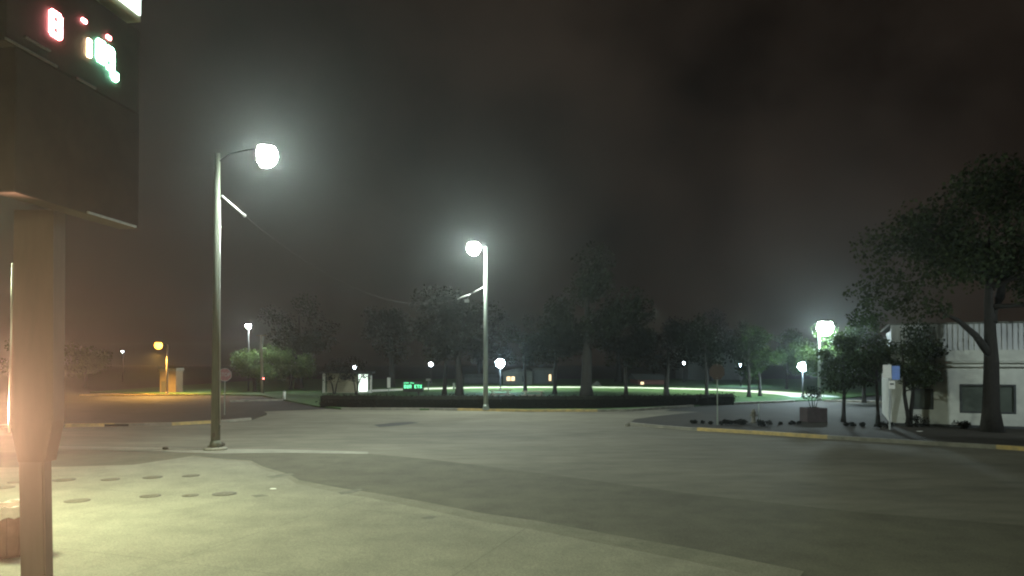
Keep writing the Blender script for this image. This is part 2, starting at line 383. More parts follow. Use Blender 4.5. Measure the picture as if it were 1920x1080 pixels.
# trees beyond the side street at right, around the lamp there
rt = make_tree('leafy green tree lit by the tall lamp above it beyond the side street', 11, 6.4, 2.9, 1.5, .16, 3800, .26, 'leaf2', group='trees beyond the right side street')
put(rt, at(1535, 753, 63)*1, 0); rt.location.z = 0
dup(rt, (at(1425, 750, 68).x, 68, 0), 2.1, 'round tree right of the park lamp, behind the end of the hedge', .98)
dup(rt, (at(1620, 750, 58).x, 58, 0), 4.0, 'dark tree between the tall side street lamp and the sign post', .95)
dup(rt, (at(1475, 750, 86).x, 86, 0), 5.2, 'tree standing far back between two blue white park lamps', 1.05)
# park trees
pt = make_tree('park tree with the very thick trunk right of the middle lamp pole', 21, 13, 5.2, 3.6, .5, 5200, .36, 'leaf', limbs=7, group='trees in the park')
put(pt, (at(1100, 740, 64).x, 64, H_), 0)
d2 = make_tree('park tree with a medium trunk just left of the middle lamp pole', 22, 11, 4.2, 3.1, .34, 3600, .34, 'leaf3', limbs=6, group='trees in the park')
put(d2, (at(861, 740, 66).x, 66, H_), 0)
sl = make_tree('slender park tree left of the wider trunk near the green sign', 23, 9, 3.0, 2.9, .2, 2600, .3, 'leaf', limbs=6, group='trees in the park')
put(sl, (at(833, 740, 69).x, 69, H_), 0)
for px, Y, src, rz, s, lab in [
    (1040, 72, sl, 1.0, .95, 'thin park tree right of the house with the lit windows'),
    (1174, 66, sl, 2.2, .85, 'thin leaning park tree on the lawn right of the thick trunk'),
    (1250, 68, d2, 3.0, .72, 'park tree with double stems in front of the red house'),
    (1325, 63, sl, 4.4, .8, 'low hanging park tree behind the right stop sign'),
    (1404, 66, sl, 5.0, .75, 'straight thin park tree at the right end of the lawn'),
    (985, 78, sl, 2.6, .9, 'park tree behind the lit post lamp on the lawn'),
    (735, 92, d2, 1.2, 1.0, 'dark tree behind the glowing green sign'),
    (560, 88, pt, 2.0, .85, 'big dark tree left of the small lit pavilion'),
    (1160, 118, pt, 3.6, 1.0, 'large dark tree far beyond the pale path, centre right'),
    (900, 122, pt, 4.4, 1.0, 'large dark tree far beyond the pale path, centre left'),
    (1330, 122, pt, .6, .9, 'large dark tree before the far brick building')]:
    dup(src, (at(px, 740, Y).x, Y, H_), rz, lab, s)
vt = make_tree('small forked tree in front of the blank pavilion wall', 31, 4.0, 1.6, 1.35, .1, 1100, .16, 'leaf3', forks=2, limbs=4, group='small trees before the pavilion', spread=.28)
put(vt, (at(627, 739, 72).x, 72, H_), 0, .9)
dup(vt, (at(668, 739, 71).x, 71, H_), 2.4, 'small forked tree crossing the bright pavilion doorway', .95)
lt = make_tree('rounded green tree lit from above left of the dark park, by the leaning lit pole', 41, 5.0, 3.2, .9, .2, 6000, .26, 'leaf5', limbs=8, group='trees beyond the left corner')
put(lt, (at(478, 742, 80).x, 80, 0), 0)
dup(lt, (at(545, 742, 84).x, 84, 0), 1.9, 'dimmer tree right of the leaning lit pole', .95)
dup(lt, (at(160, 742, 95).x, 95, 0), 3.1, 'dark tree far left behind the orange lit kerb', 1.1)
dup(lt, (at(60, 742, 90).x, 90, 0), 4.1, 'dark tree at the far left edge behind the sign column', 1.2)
# ------------------------------------------------------------------ street lamps
def street_lamp(label, base, H, arm, yaw, em, pr=.13, head=.42, group='tall street lamps', conduit=True, bm='pole', shield=False):
    r = thing('street_lamp', label, 'street lamp', base, yaw, group)
    MB().tube([(0, 0, .0), (0, 0, H*.5), (0, 0, H)], [pr*1.25, pr, pr*.68], 14).build('pole', bm, r)
    p = MB(); p.box((0, 0, .05), (pr*3.6, pr*3.6, .1), 0, .015)
    for sx in (-1, 1):
        for sy in (-1, 1): p.lathe([(.025, .1), (.025, .17), (.01, .18)], (sx*pr*1.4, sy*pr*1.4, 0), 6)
    p.lathe([(pr*1.6, .1), (pr*1.5, .22), (pr*1.28, .34)], (0, 0, 0), 14); p.build('base_plate', bm, r)
    if arm:
        MB().tube([(0, 0, H-.35), (arm*.25, 0, H-.02), (arm*.6, 0, H+.12), (arm, 0, H+.2)], [.032, .028, .025, .022], 8).build('arm', 'blackp', r)
    hx, hz = (arm, H-.06) if arm else (0, H+.1)
    hd = MB().lathe([(.06, .3), (head*.45, .24), (head*.8, .1), (head*.82, .05)], (hx, 0, hz), 20).build('lamp_head', 'dark', r)
    bw = MB().lathe([(head*.78, .06), (head*.98, -.12*head/.42), (head, -.3*head/.42), (head*.86, -.5*head/.42), (head*.5, -.64*head/.42), (head*.08, -.69*head/.42)], (hx, 0, hz-.004+.22*head/.42), 24)
    if shield:      # opaque piece added on the pole side of the bowl to dim the pole
        vz = MB(); gone = [f for f in bw.bm.faces if f.calc_center_median().x < hx-head*.5]
        for f in gone: vz.bm.faces.new([vz.bm.verts.new(v.co+Vector((-.004, 0, 0))) for v in f.verts])
        bmesh.ops.delete(bw.bm, geom=gone, context='FACES'); bmesh.ops.remove_doubles(vz.bm, verts=vz.bm.verts, dist=1e-4)
        vz.build('added_visor', 'blackp', hd)
    bw.build('lamp_bowl', em, hd)
    if conduit:
        MB().tube([(pr*1.3, -.03, .9), (pr*1.02, -.03, H*.5), (pr*.9, -.03, H*.84)], .018, 8).build('conduit', 'steel', r)
        MB().box((0, -pr*1.2, .55), (.11, .03, .18), 0, .01).build('hand_hole_cover', 'cast', r)
    return r
nb = G(404, 843, .016); np_ = at(415, 288, nb.y); HN = np_.z
nl = at(503, 294, nb.y)
tilt = (at(415, 288, nb.y).x - nb.x)
L1 = street_lamp('tall grey street lamp standing nearest, at the forecourt corner', nb, HN, nl.x-at(415, 288, nb.y).x+.05, 0, 'em_cool', .135, .40, bm='poled', shield=True)
fb = G(911, 768, .1); fl = at(888, 464, fb.y)
L2 = street_lamp('tall pale street lamp at the far kerb before the hedge', fb, fl.z-.05, abs(fl.x-fb.x), math.pi, 'em_far', .125, .43)
sb = Vector((at(1536, 700, 61).x, 61, .0)); slp = at(1547, 612, 61)
L3 = street_lamp('street lamp shining above the trees beyond the right side street', sb, slp.z, slp.x-sb.x, 0, 'em_side', .1, .62, conduit=False)
so = G(313, 741, 0); sz = at(297, 644, so.y)
L4 = street_lamp('orange sodium street lamp beyond the left street', so, sz.z-.1, abs(sz.x-so.x), math.pi, 'em_sod', .09, .36, conduit=False, bm='wood')
# concrete footing at the near lamp
b = MB().lathe([(.42, 0), (.40, .07), (.0001+.3, .09)], (0, 0, 0), 18); o = b.build('lamp_footing', 'gutter', None, (nb.x, nb.y, .016)); o['kind'] = 'structure'
# park post lamps
def post_lamp(label, px, py, Y, g, em='em_post', z0=.1):
    p = at(px, py, Y); r = thing('post_lamp', label, 'lamp', (p.x, Y, z0), 0, 'post lamps in and around the park'); h = p.z-z0
    MB().tube([(0, 0, 0), (0, 0, h*.15), (0, 0, h-g*.9)], [.09, .055, .045], 10).build('post', 'dark', r)
    MB().lathe([(.16, 0), (.15, .12), (.08, .2)], (0, 0, 0), 12).build('base', 'dark', r)
    MB().lathe([(.05, -g), (g*.8, -g*.62), (g, 0), (g*.8, g*.62), (.06, g*.95)], (0, 0, h), 16).build('globe', em, r)
    MB().lathe([(g*.45, g*.9), (g*.25, g*1.15), (.02, g*1.35)], (0, 0, h), 12).build('finial', 'dark', r)
    return r
post_lamp('brightest post lamp globe just right of the middle lamp pole', 938, 681, 80, .46)
post_lamp('blue white post lamp globe below the tall lamp on the right', 1505, 687, 66, .42)
post_lamp('small post lamp globe at the right end of the lawn', 1389, 684, 97, .34)
post_lamp('small post lamp globe above and right of the green sign', 808, 683, 112, .3, 'em_small')
post_lamp('faint post lamp globe in front of the far brick building', 1282, 681, 116, .2, 'em_small')
post_lamp('post lamp glinting above the pavilion roof', 665, 689, 108, .22, 'em_small')
def far_light(label, px, py, Y, g, em):
    p = at(px, py, Y); r = thing('yard_light', label, 'lamp', (p.x, Y, 0), 0, 'distant yard lights')
    MB().tube([(0, .1, 0), (0, .1, p.z+.3)], [.09, .06], 8).build('pole', 'blackp', r)
    MB().lathe([(.05, g*1.2), (g*1.1, g*.5), (g*1.1, g*.35)], (0, -.1, p.z), 12).build('hood', 'dark', r)
    MB().lathe([(g, g*.3), (g*.85, -g*.4), (g*.2, -g)], (0, -.1, p.z), 12).build('bulb', em, r)
far_light('white yard light on a pole high above the lit green tree', 466, 611, 79.5, .26, 'em_yard')
far_light('tiny white yard light left of the orange lamp', 230, 659, 120, .16, 'em_small')
# red marker and leaning lit pole
p = at(494, 710, 74); r = thing('marker_post', 'short post with a small red light before the lit green tree', 'marker light', (p.x, 74, 0))
MB().tube([(0, 0, 0), (0, 0, p.z-.05)], .04, 8).build('post', 'dark', r); MB().lathe([(.05, -.06), (.09, 0), (.05, .07)], (0, 0, p.z), 10).build('lens', 'em_red', r)
p0 = at(492, 700, 76); p1 = at(490, 628, 76)
r = thing('utility_pole', 'pale wooden utility pole rising out of the lit green tree', 'utility pole', (p0.x, 76, 0))
MB().tube([(0, 0, 0), (p1.x-p0.x, 0, p1.z)], [.16, .12], 10).build('pole', 'wood', r)
MB().box((p1.x-p0.x+.2, -.12, p1.z-.5), (.16, .2, .7), 0, .03).build('transformer', 'greys', r)
MB().box((p1.x-p0.x, 0, p1.z-.05), (1.1, .09, .1), 0, .01).build('crossarm', 'wood', r)
# ------------------------------------------------------------------ span wire between the two tall lamps
A = at(416, 367, nb.y); B = at(910, 536, fb.y-.15)
r = thing('span_wire', 'thin sagging wire strung between the two tall street lamps', 'wire', A)
pts = []
D = B-A
SAG, SKEW = 2.4, 0.0
for k in range(41):
    t = k/40; p = D*t; p.z -= 4*t*(1-t)*SAG*(1-SKEW*t); pts.append(p)
MB().tube(pts, .007, 6).build('cable', 'dark', r)
def grip(a, c, rr, m): MB().tube([pts[k] for k in range(a, c+1)], rr, 8).build('wire_grip', m, r)
grip(0, 2, .035, 'white'); grip(37, 40, .045, 'cable'); grip(33, 36, .035, 'cable')
MB().box(pts[2], (.12, .12, .12), 0, .03).build('clamp', 'steel', r)
w = pts[36]; MB().box((w.x-.2, w.y, w.z-.42), (.3, .06, .2), 0, .02).tube([w, (w.x-.2, w.y, w.z-.35)], .012, 6).build('hanging_tag', 'greys', r)
# ------------------------------------------------------------------ price sign pylon at left
PX, PY = -6.78, 10.5
r = thing('price_sign', 'tall tan fuel price sign column with lit digits at the left edge', 'sign', (PX, PY, .012))
lean = Matrix.Rotation(R(-1.6), 4, 'Y')
MB().box((0, 0, 1.25), (.36, .20, 2.5), 0, .02, lean).box((0, 0, .03), (.5, .4, .06), 0, .01).build('column', 'column', r)
cz = MB()      # flared casing
for (z0, w0, z1, w1) in [(1.78, .19, 2.36, .30), (2.36, .30, 5.36, .28)]:
    a = [(-w0-.02, -.13), (w0-.02, -.13), (w0-.02, .13), (-w0-.02, .13)]; c = [(-w1-.02, -.14), (w1-.02, -.14), (w1-.02, .14), (-w1-.02, .14)]
    lo = [cz.bm.verts.new((x, y, z0)) for x, y in a]; hi = [cz.bm.verts.new((x, y, z1)) for x, y in c]
    cz.bm.faces.new(lo[::-1]); cz.bm.faces.new(hi)
    for i in range(4): cz.bm.faces.new((lo[i], lo[(i+1) % 4], hi[(i+1) % 4], hi[i]))
cz.build('casing', 'casing', r)
MB().tube([(-.325, -.15, 2.2), (-.315, -.155, 3.3), (-.30, -.155, 4.6)], .012, 8).build('conduit', 'steel', r)  # no real conduit: added steel tube imitates glints on the casing's left edge
# cabinets run away from the camera; local frame: x outwards (toward the street), y along
ang = -math.atan(.102)
sgn = Matrix.Translation((-6.28-PX, 10.5-PY, 0)) @ Matrix.Rotation(ang, 4, 'Z')
def sb_(c, d, bev=.01): return MB().box(c, d, 0, bev, sgn)
sb_((-.12, .1, 6.3), (.34, 2.6, 1.86)).build('lower_cabinet', 'brown', r)
sb_((.07, .72, 5.385), (.03, 1.15, .03), .004).build('edge_trim', 'steel', r)
pp = sb_((-.12, .0, 7.92), (.34, 2.76, 1.36)).build('price_panel', 'brown', r)
MB().box((.068, -.95, 7.26), (.025, .9, .03), 0, .004, sgn).box((.068, .1, 7.26), (.025, .4, .03), 0, .004, sgn).box((-.02, -.85, 7.42), (.2, .45, .025), 0, .004, sgn).build('panel_trim', 'steel', r)
tc_ = sb_((-.12, .05, 9.62), (.38, 2.66, 1.74)).build('top_cabinet', 'cab', r)
sb_((.085, .05, 9.64), (.03, 2.56, 1.6), .006).build('lit_face', 'em_face', tc_)
sb_((-.12, .05, 10.1), (.2, .3, 2), .0).build('spine', 'brown', r)
def digit(segs, y, z, w, h, m, t=.062):      # seven segment digit on the right hand face
    d = MB(); X = .066
    pos = dict(a=((X, y, z+h/2), (.03, w, t)), g=((X, y, z), (.03, w, t)), d=((X, y, z-h/2), (.03, w, t)),
               f=((X, y-w/2, z+h/4), (.03, t, h/2)), e=((X, y-w/2, z-h/4), (.03, t, h/2)), b=((X, y+w/2, z+h/4), (.03, t, h/2)), c=((X, y+w/2, z-h/4), (.03, t, h/2)))
    for i, s_ in enumerate(segs):
        c, dd = pos[s_]; d.box((c[0]+i*.0004, c[1], c[2]), dd, 0, .004, sgn)
    return d.build('digit', m, pp)
def ypx(px):
    return (7.3/((960-px)/F+.102)) - 10.5
digit('abcdefg', ypx(96), 7.83, .17, .3, 'em_dred'); digit('bc', ypx(158), 7.80, .05, .26, 'em_dyel', .07)
digit('abcdefg', ypx(183), 7.86, .15, .28, 'em_dgreen'); digit('abcdfg', ypx(200), 7.84, .13, .30, 'em_dgreen'); digit('dce', ypx(209), 7.68, .1, .22, 'em_dgreen')
for q in (150, 197):
    MB().box((.066, ypx(q), 8.15), (.03, .1, .055), 0, .01, sgn).build('grade_light', 'em_dred', pp)
# bin
p = G(16, 1040, .012); r = thing('trash_can', 'brown trash can with a white liner folded over its rim beside the sign column', 'trash can', p)
bn = MB(); prof = [(.29, .0), (.31, .06), (.33, .4), (.345, .8), (.33, .82)]
bn.lathe(prof, (0, 0, 0), 24)
for k in range(12):
    a = 2*math.pi*k/12; bn.tube([(.315*math.cos(a), .315*math.sin(a), .05), (.35*math.cos(a), .35*math.sin(a), .74)], .014, 6)
bn.build('body', 'plastic', r)
lb = MB(); rng = random.Random(4); n = 32; rings = []
for rr, zz in [(.30, .70), (.335, .835), (.365, .84), (.372, .74), (.368, .66)]:
    rings.append([lb.bm.verts.new(((rr+rng.uniform(-.012, .012))*math.cos(2*math.pi*k/n), (rr+rng.uniform(-.012, .012))*math.sin(2*math.pi*k/n), zz+rng.uniform(-.03, .02)-(.05 if zz < .7 and k % 5 == 0 else 0))) for k in range(n)])
for i in range(4):
    for k in range(n): lb.bm.faces.new((rings[i][k], rings[i][(k+1) % n], rings[i+1][(k+1) % n], rings[i+1][k]))
lb.build('liner', 'bag', r)
# tank covers
def cover(label, px, py, rr):
    p = G(px, py, .012); r = thing('tank_cover', label, 'tank cover', p, 0, 'round tank covers in the forecourt')
    MB().lathe([(rr*1.18, 0), (rr*1.18, .008), (rr*1.03, .010), (rr*1.02, .004)], (0, 0, 0), 24).build('rim', 'cast', r)
    c = MB().lathe([(rr, .002), (rr, .012), (rr*.9, .014), (rr*.88, .011)], (0, 0, 0), 24)
    for a in (0, 1.05, 2.1): c.box((0, 0, .012), (rr*1.5, .018, .006), a)
    c.build('lid', 'lid', r)
for lab, px, py, rr in [('large round tank cover nearest the sign column', 145, 939, .23), ('round tank cover, darkest of the row of three', 282, 930, .2), ('round tank cover in the middle of the row of three', 357, 929, .16),
                        ('wide faint tank cover, right hand one of the row of three', 421, 926, .24), ('thin tank cover just right of the sign column', 120, 900, .24), ('faint tank cover farthest back left of centre', 207, 899, .2),
                        ('tank cover farthest back below the near lamp', 358, 892, .2), ('faint pale tank cover in the back row, middle', 286, 895, .22), ('upper tank cover left of the sign column', 31, 904, .18), ('lower tank cover left of the sign column', 8, 914, .2)]:
    cover(lab, px, py, rr)
# ------------------------------------------------------------------ stop signs
def stop_sign(label, px, ybase, ytop, rz, face, Z=.12):
    b0 = G(px, ybase, Z); top = at(px, ytop, b0.y).z - Z; rr = .40
    r = thing('stop_sign', label, 'stop sign', b0, rz, 'stop signs')
    MB().box((0, .03, top/2), (.055, .04, top), 0, .006).build('post', 'pole', r)
    zc = top-rr
    def octo(R_, y0, y1):
        m = MB(); m.extr([(R_*math.cos(math.pi/8+k*math.pi/4), zc+R_*math.sin(math.pi/8+k*math.pi/4)) for k in range(8)], 'y', y0, y1); return m
    octo(rr, -.004, .004).build('border', 'greys' if face else 'brown', r)
    pl = octo(rr*.94, -.009, -.0045).build('plate', 'red' if face else 'brown', r)
    if face:
        me = text_mesh('STOP', .27); me.materials.append(M['greys']); t = bpy.data.objects.new('lettering', me); C.objects.link(t)
        t.parent = pl; t.location = (0, -.0135, zc); t.rotation_euler = (R(90), 0, 0); t.scale = (.92, 1.15, 1)
    for dz in (.3, -.3): MB().lathe([(.012, 0), (.012, .012)], (0, -.02, zc+dz), 6).build('bolt', 'steel', r)
stop_sign('faded red stop sign beside the near lamp pole on the left corner', 421, 778, 690, .35, True)
stop_sign('dark unlit stop sign on a pale post at the right corner near the plant bed', 1345, 797, 682, -.5, False)
# ------------------------------------------------------------------ signs at right
b0 = G(1669, 806, .12); Y = b0.y
r = thing('parking_sign', 'sign post holding a pale and a blue panel side by side near the twin trunk tree'[0:0]+'sign post with pale and blue panels side by side near the twin trunk tree', 'sign', b0)
z1 = at(1668, 682, Y).z-.12
MB().box((0, .035, z1/2), (.075, .05, z1), 0, .008).build('post', 'greys', r)
def pnl(name, x0, x1, y0, y1, m, yy=-.01):
    a = at(x0, y0, Y); c = at(x1, y1, Y)
    return MB().box(((a.x+c.x)/2-b0.x, yy, (a.z+c.z)/2-.12), (abs(c.x-a.x), .012, abs(a.z-c.z)), 0, .004).build(name, m, r)
pnl('pale_panel', 1655, 1671.3, 684, 709, 'white'); pnl('blue_panel', 1671.8, 1687, 686, 712, 'blue')
pl = pnl('lower_plate', 1666, 1678, 714, 729, 'white'); 
a = at(1672, 720, Y); MB().box((a.x-b0.x, -.022, a.z-.12), (.18, .008, .07), 0, .003).build('plate_arrow', 'trim', pl)
# planter with plant
p = G(1525, 790, .12); r = thing('planter', 'square pinkish concrete planter with a sparse shrub at the right corner', 'planter', p)
pm = MB()
for x0, y0, x1, y1 in [(-.52, -.52, .52, -.42), (-.52, .42, .52, .52), (-.52, -.42, -.42, .42), (.42, -.42, .52, .42)]: pm.box(((x0+x1)/2, (y0+y1)/2, .36), (x1-x0, y1-y0, .72), 0, .012)
pm.build('tub', 'planter', r); MB().box((0, 0, .32), (.83, .83, .62)).build('soil', 'soil', r)
sh = MB(); rng = random.Random(12)
for k in range(5):
    a = rng.uniform(0, 6.28); sh.tube([(0.1*math.cos(a), .1*math.sin(a), .6), (.35*math.cos(a), .3*math.sin(a), 1.5)], [.025, .008], 5)
leaf_cloud(sh, [((-.25, 0, 1.35), .38), ((.28, .05, 1.45), .4), ((0, .1, 1.6), .4)], 420, .1, rng); sh.build('shrub', 'leaf', r)
# low bed plants
def low_plant(label, px, py, w, h, seed, m='leaf3'):
    rng = random.Random(seed); b = MB(); bl = [((rng.uniform(-w, w)*.7, rng.uniform(-.3, .3), h*rng.uniform(.3, .55)), h*rng.uniform(.4, .6)) for _ in range(6)]
    leaf_cloud(b, bl, 420, .09, rng); o = b.build('low_shrub', m, None, G(px, py, .12)); tag(o, label, 'shrub', 'low shrubs in the corner bed')
low_plant('low shrub spread left of the right stop sign post', 1318, 795, .8, .22, 1)
low_plant('low shrub at the foot of the right stop sign post', 1362, 797, .5, .34, 2)
low_plant('low shrub with pale tips right of the stop sign', 1388, 796, .45, .32, 3)
low_plant('low shrub in front of the hydrant', 1434, 799, .5, .34, 4)
low_plant('flat shrub between hydrant and planter', 1482, 796, .8, .2, 5)
low_plant('straggly shrub under the slim street tree', 1608, 800, .7, .25, 6)
low_plant('dry straggly shrub at the foot of the sign post', 1655, 803, .4, .4, 7)
low_plant('weedy shrub against the white wall under the square window', 1722, 801, .35, .75, 8)
low_plant('weedy clump against the white wall near the long window', 1808, 803, .55, .45, 9)
# hydrant
p = G(1413, 793, .12); r = thing('hydrant', 'pale fire hydrant behind the corner bed', 'hydrant', p)
MB().lathe([(.16, 0), (.16, .05), (.1, .06), (.1, .5), (.13, .52), (.13, .56), (.1, .6), (.05, .68), (.03, .72)], (0, 0, 0), 14).build('barrel', 'lid', r)
MB().tube([(-.18, 0, .4), (.18, 0, .4)], .05, 8).tube([(0, 0, .38), (0, -.19, .38)], .06, 8).build('nozzles', 'lid', r)
MB().tube([(.3, .1, 0), (.3, .1, 1.0)], .025, 6).build('marker_rod', 'pole', r)
# stones / litter
def pebble(name, label, cat, px, py, s, m, seed, Z=.012):
    rng = random.Random(seed); b = MB(); bmesh.ops.create_icosphere(b.bm, subdivisions=2, radius=1)
    for v in b.bm.verts: v.co = Vector((v.co.x*s[0], v.co.y*s[1], v.co.z*s[2]))*rng.uniform(.82, 1.12)
    o = b.build(name, m, None, G(px, py, Z)+Vector((0, 0, s[2]*.7))); tag(o, label, cat)
pebble('stone', 'pale broken stone lying on the street before the right corner', 'stone', 1176, 799, (.16, .12, .1), 'kerb', 1)
pebble('stone', 'dark stone on the gutter left of the near lamp', 'stone', 310, 843, (.11, .1, .07), 'cast', 2)
pebble('stone', 'dark lump at the foot of the near lamp', 'stone', 417, 837, (.1, .1, .1), 'cast', 3)
pebble('paper_scrap', 'white paper scrap flat on the pavement below the twin trunk tree', 'litter', 1724, 809, (.16, .09, .015), 'white', 4, .12)
pebble('paper_scrap', 'small white scrap lying on the concrete forecourt', 'litter', 512, 917, (.09, .06, .012), 'white', 5)
pebble('paper_scrap', 'pale crumpled scrap at the foot of the sign post', 'litter', 1657, 803, (.12, .1, .12), 'bag', 6, .12)
# ------------------------------------------------------------------ white building at right
BL = G(1672, 797, .12); BR = G(1960, 806, .12)
dv = BR-BL; dv.z = 0; LN = dv.length+8; yaw = math.atan2(dv.y, dv.x)
r = thing('building', 'white stucco building with a ribbed metal upper band at the right edge', 'building', (BL.x, BL.y, .12), yaw)
def lx(px, py=760):       # local x,z on the front wall for a pixel
    d = ray(px, py); n = Vector((-math.sin(yaw), math.cos(yaw), 0)); o = Vector((0, 0, HC))
    t = (BL-o).dot(n)/d.dot(n); p = o+d*t; q = p-BL
    return (q.x*math.cos(yaw)+q.y*math.sin(yaw), p.z-.12)
ztop = lx(1880, 605)[1]; zband = lx(1880, 656)[1]; zc0 = lx(1880, 677)[1]; zc1 = lx(1880, 688)[1]
wins = [(1708, 1750, 728, 767), (1799, 1905, 720, 774)]
wl = MB(); xs = 0; zt = zc1
wz = [(lx(a, c)[0], lx(b_, c)[0], lx(a, d)[1], lx(a, c)[1]) for a, b_, c, d in wins]
# wall around the openings
cur = 0
for x0, x1, z0, z1 in wz:
    wl.box(((cur+x0)/2, .15, zt/2), (x0-cur, .3, zt)); wl.box(((x0+x1)/2, .15, z0/2), (x1-x0, .3, z0)); wl.box(((x0+x1)/2, .15, (z1+zt)/2), (x1-x0, .3, zt-z1)); cur = x1
wl.box(((cur+LN)/2, .15, zt/2), (LN-cur, .3, zt)); wl.box((.15, 5, zt/2), (.3, 9.4, zt)); wl.build('wall', 'render', r)
for x0, x1, z0, z1 in wz:
    fm = MB(); t = .09
    fm.box(((x0+x1)/2, .06, z0+t/2), (x1-x0, .16, t), 0, .006).box(((x0+x1)/2, .06, z1-t/2), (x1-x0, .16, t), 0, .006)
    fm.box((x0+t/2, .06, (z0+z1)/2), (t, .155, z1-z0-2*t), 0, .006).box((x1-t/2, .06, (z0+z1)/2), (t, .155, z1-z0-2*t), 0, .006)
    w = fm.build('window', 'trim', r)
    MB().box(((x0+x1)/2, .1, (z0+z1)/2), (x1-x0-2*t, .03, z1-z0-2*t)).build('pane', 'glass', w)
cn = MB(); cn.box((LN/2, .02, zc1+.04), (LN+.1, .42, .08), 0, .01); cn.box((LN/2, .02, zc0-.05), (LN+.1, .42, .07), 0, .01); cn.box((LN/2, .12, (zc0+zc1)/2), (LN, .24, zc0-zc1-.16)); cn.build('cornice', 'render', r)
MB().box((LN/2, .13, (zc0+zband)/2), (LN, .26, zband-zc0)).build('fascia', 'render', r)
rb = MB(); x = 0.0
rb.box((LN/2, .16, (zband+ztop)/2), (LN, .12, ztop-zband))
while x < LN:
    rb.box((x+.06, .08, (zband+ztop)/2), (.1, .06, ztop-zband-.01), 0, .008); x += .22
rb.build('ribbed_band', 'ribw', r)
MB().box((LN/2, 5, ztop+.02), (LN+.1, 10, .08)).build('roof', 'roof', r)
MB().box((LN/2, 5, (zt+ztop)/2), (LN-.5, 9.3, ztop-zt-.2)).build('core', 'trim', r)
MB().box((LN/2, -.03, .06), (LN, .06, .12), 0, .01).build('plinth', 'trim', r)
# ------------------------------------------------------------------ hedge
ha, hb = G(592, 764, .1), G(1381, 757.5, .1); ha.y += 1.6; hb.y += 1.0
ctrl = [ha, G(700, 766.8, .1)+Vector((0, 1.2, 0)), G(900, 768, .1)+Vector((0, 1.3, 0)), G(1120, 768, .1)+Vector((0, 1.6, 0)), G(1250, 763, .1)+Vector((0, 1.2, 0)), hb]
b = MB(); rng = random.Random(9); core = MB()
def poly_at(t):
    n = len(ctrl)-1; i = min(n-1, int(t*n)); return ctrl[i].lerp(ctrl[i+1], t*n-i)
N = 160
prev = None
for k in range(N+1):
    p = poly_at(k/N); top = at(0, 741, p.y).z-.1 + rng.uniform(-.03, .03)
    hgt = max(.75, top)
    ring = [core.bm.verts.new(p+Vector(q)) for q in ((0, -.38, -.05), (0, -.42, hgt*.7), (0, -.25, hgt*.95), (0, .25, hgt*.95), (0, .42, hgt*.7), (0, .38, -.05))]
    if prev:
        for i in range(5): core.bm.faces.new((prev[i], prev[i+1], ring[i+1], ring[i]))
    else: core.bm.faces.new(ring)
    prev = ring
    leaf_cloud(b, [(tuple(p+Vector((rng.uniform(-.1, .1), rng.uniform(-.3, .3), hgt*f))), .42) for f in (.25, .55, .74)] + ([(tuple(p+Vector((0, rng.uniform(-.2, .2), hgt*.95))), .12)] if k % 2 else []), 80, .12, rng)
core.bm.faces.new(prev)
r = thing('hedge', 'long low dark clipped hedge along the far kerb before the park', 'hedge'); core.build('branches', 'hedge', r); b.build('foliage', 'hedge', r)
# ------------------------------------------------------------------ green lit sign
Y = 71.5; p = at(775, 726, Y)
r = thing('message_sign', 'low message board glowing with green letters on a single post', 'sign', (p.x, Y, .1)); zc = p.z-.1
MB().box((.5, .05, (zc-.4)/2), (.22, .12, zc-.4), 0, .01).build('post', 'dark', r)
bd = MB().box((0, 0, zc+.05), (2.0, .16, 1.05), 0, .03).build('board', 'dark', r)
rng = random.Random(3)
def glyph(x0, z, px_, gpat):
    tb = MB()
    for yy, row in enumerate(gpat):
        for xx, ch in enumerate(row):
            if ch == '#': tb.box((x0+xx*px_, -.09, z-yy*px_*1.05), (px_*1.001, .02, px_*1.052))
    tb.build('letter', 'em_green', bd)
pat = [["###", "#.#", "##.", "#.#", "###"], ["#.#", "#.#", "#.#", "#.#", "###"], ["###", "#.#", "#.#", "#.#", "#.#"], None, ["###", "#..", "##.", "#..", "###"], ["###", ".#.", ".#.", ".#.", ".#."], ["#.#", "###", ".#.", "###", "#.#"]]
for i, q in enumerate(pat):
    if q: glyph(-.86+i*.255, zc+.2, .062, q)
for i in range(8):
    if i != 4: MB().box((-.86+i*.125, -.09, zc+.42+rng.uniform(-.02, .02)), (.085, .02, .07)).build('letter', 'em_green', bd)
# small park signs
def small_sign(label, px, py0, py1, w, Y, m, cat='sign'):
    a = at(px, py0, Y); c = at(px, py1, Y); r = thing('park_sign', label, cat, (a.x, Y, .1), 0)
    MB().tube([(0, .03, 0), (0, .03, a.z-.15)], .035, 8).build('post', 'pole', r)
    MB().box((0, -.02, (a.z+c.z)/2-.1), (w, .03, abs(a.z-c.z)), 0, .006).build('panel', m, r)
small_sign('narrow white upright sign left of the green message board', 729, 708, 727, .34, 76, 'white')
small_sign('small pale sign on a thin post right of the green message board', 803, 710, 714, .5, 78, 'white')
small_sign('white stake sign left of the middle lamp pole', 851, 718, 729, .22, 80, 'white')
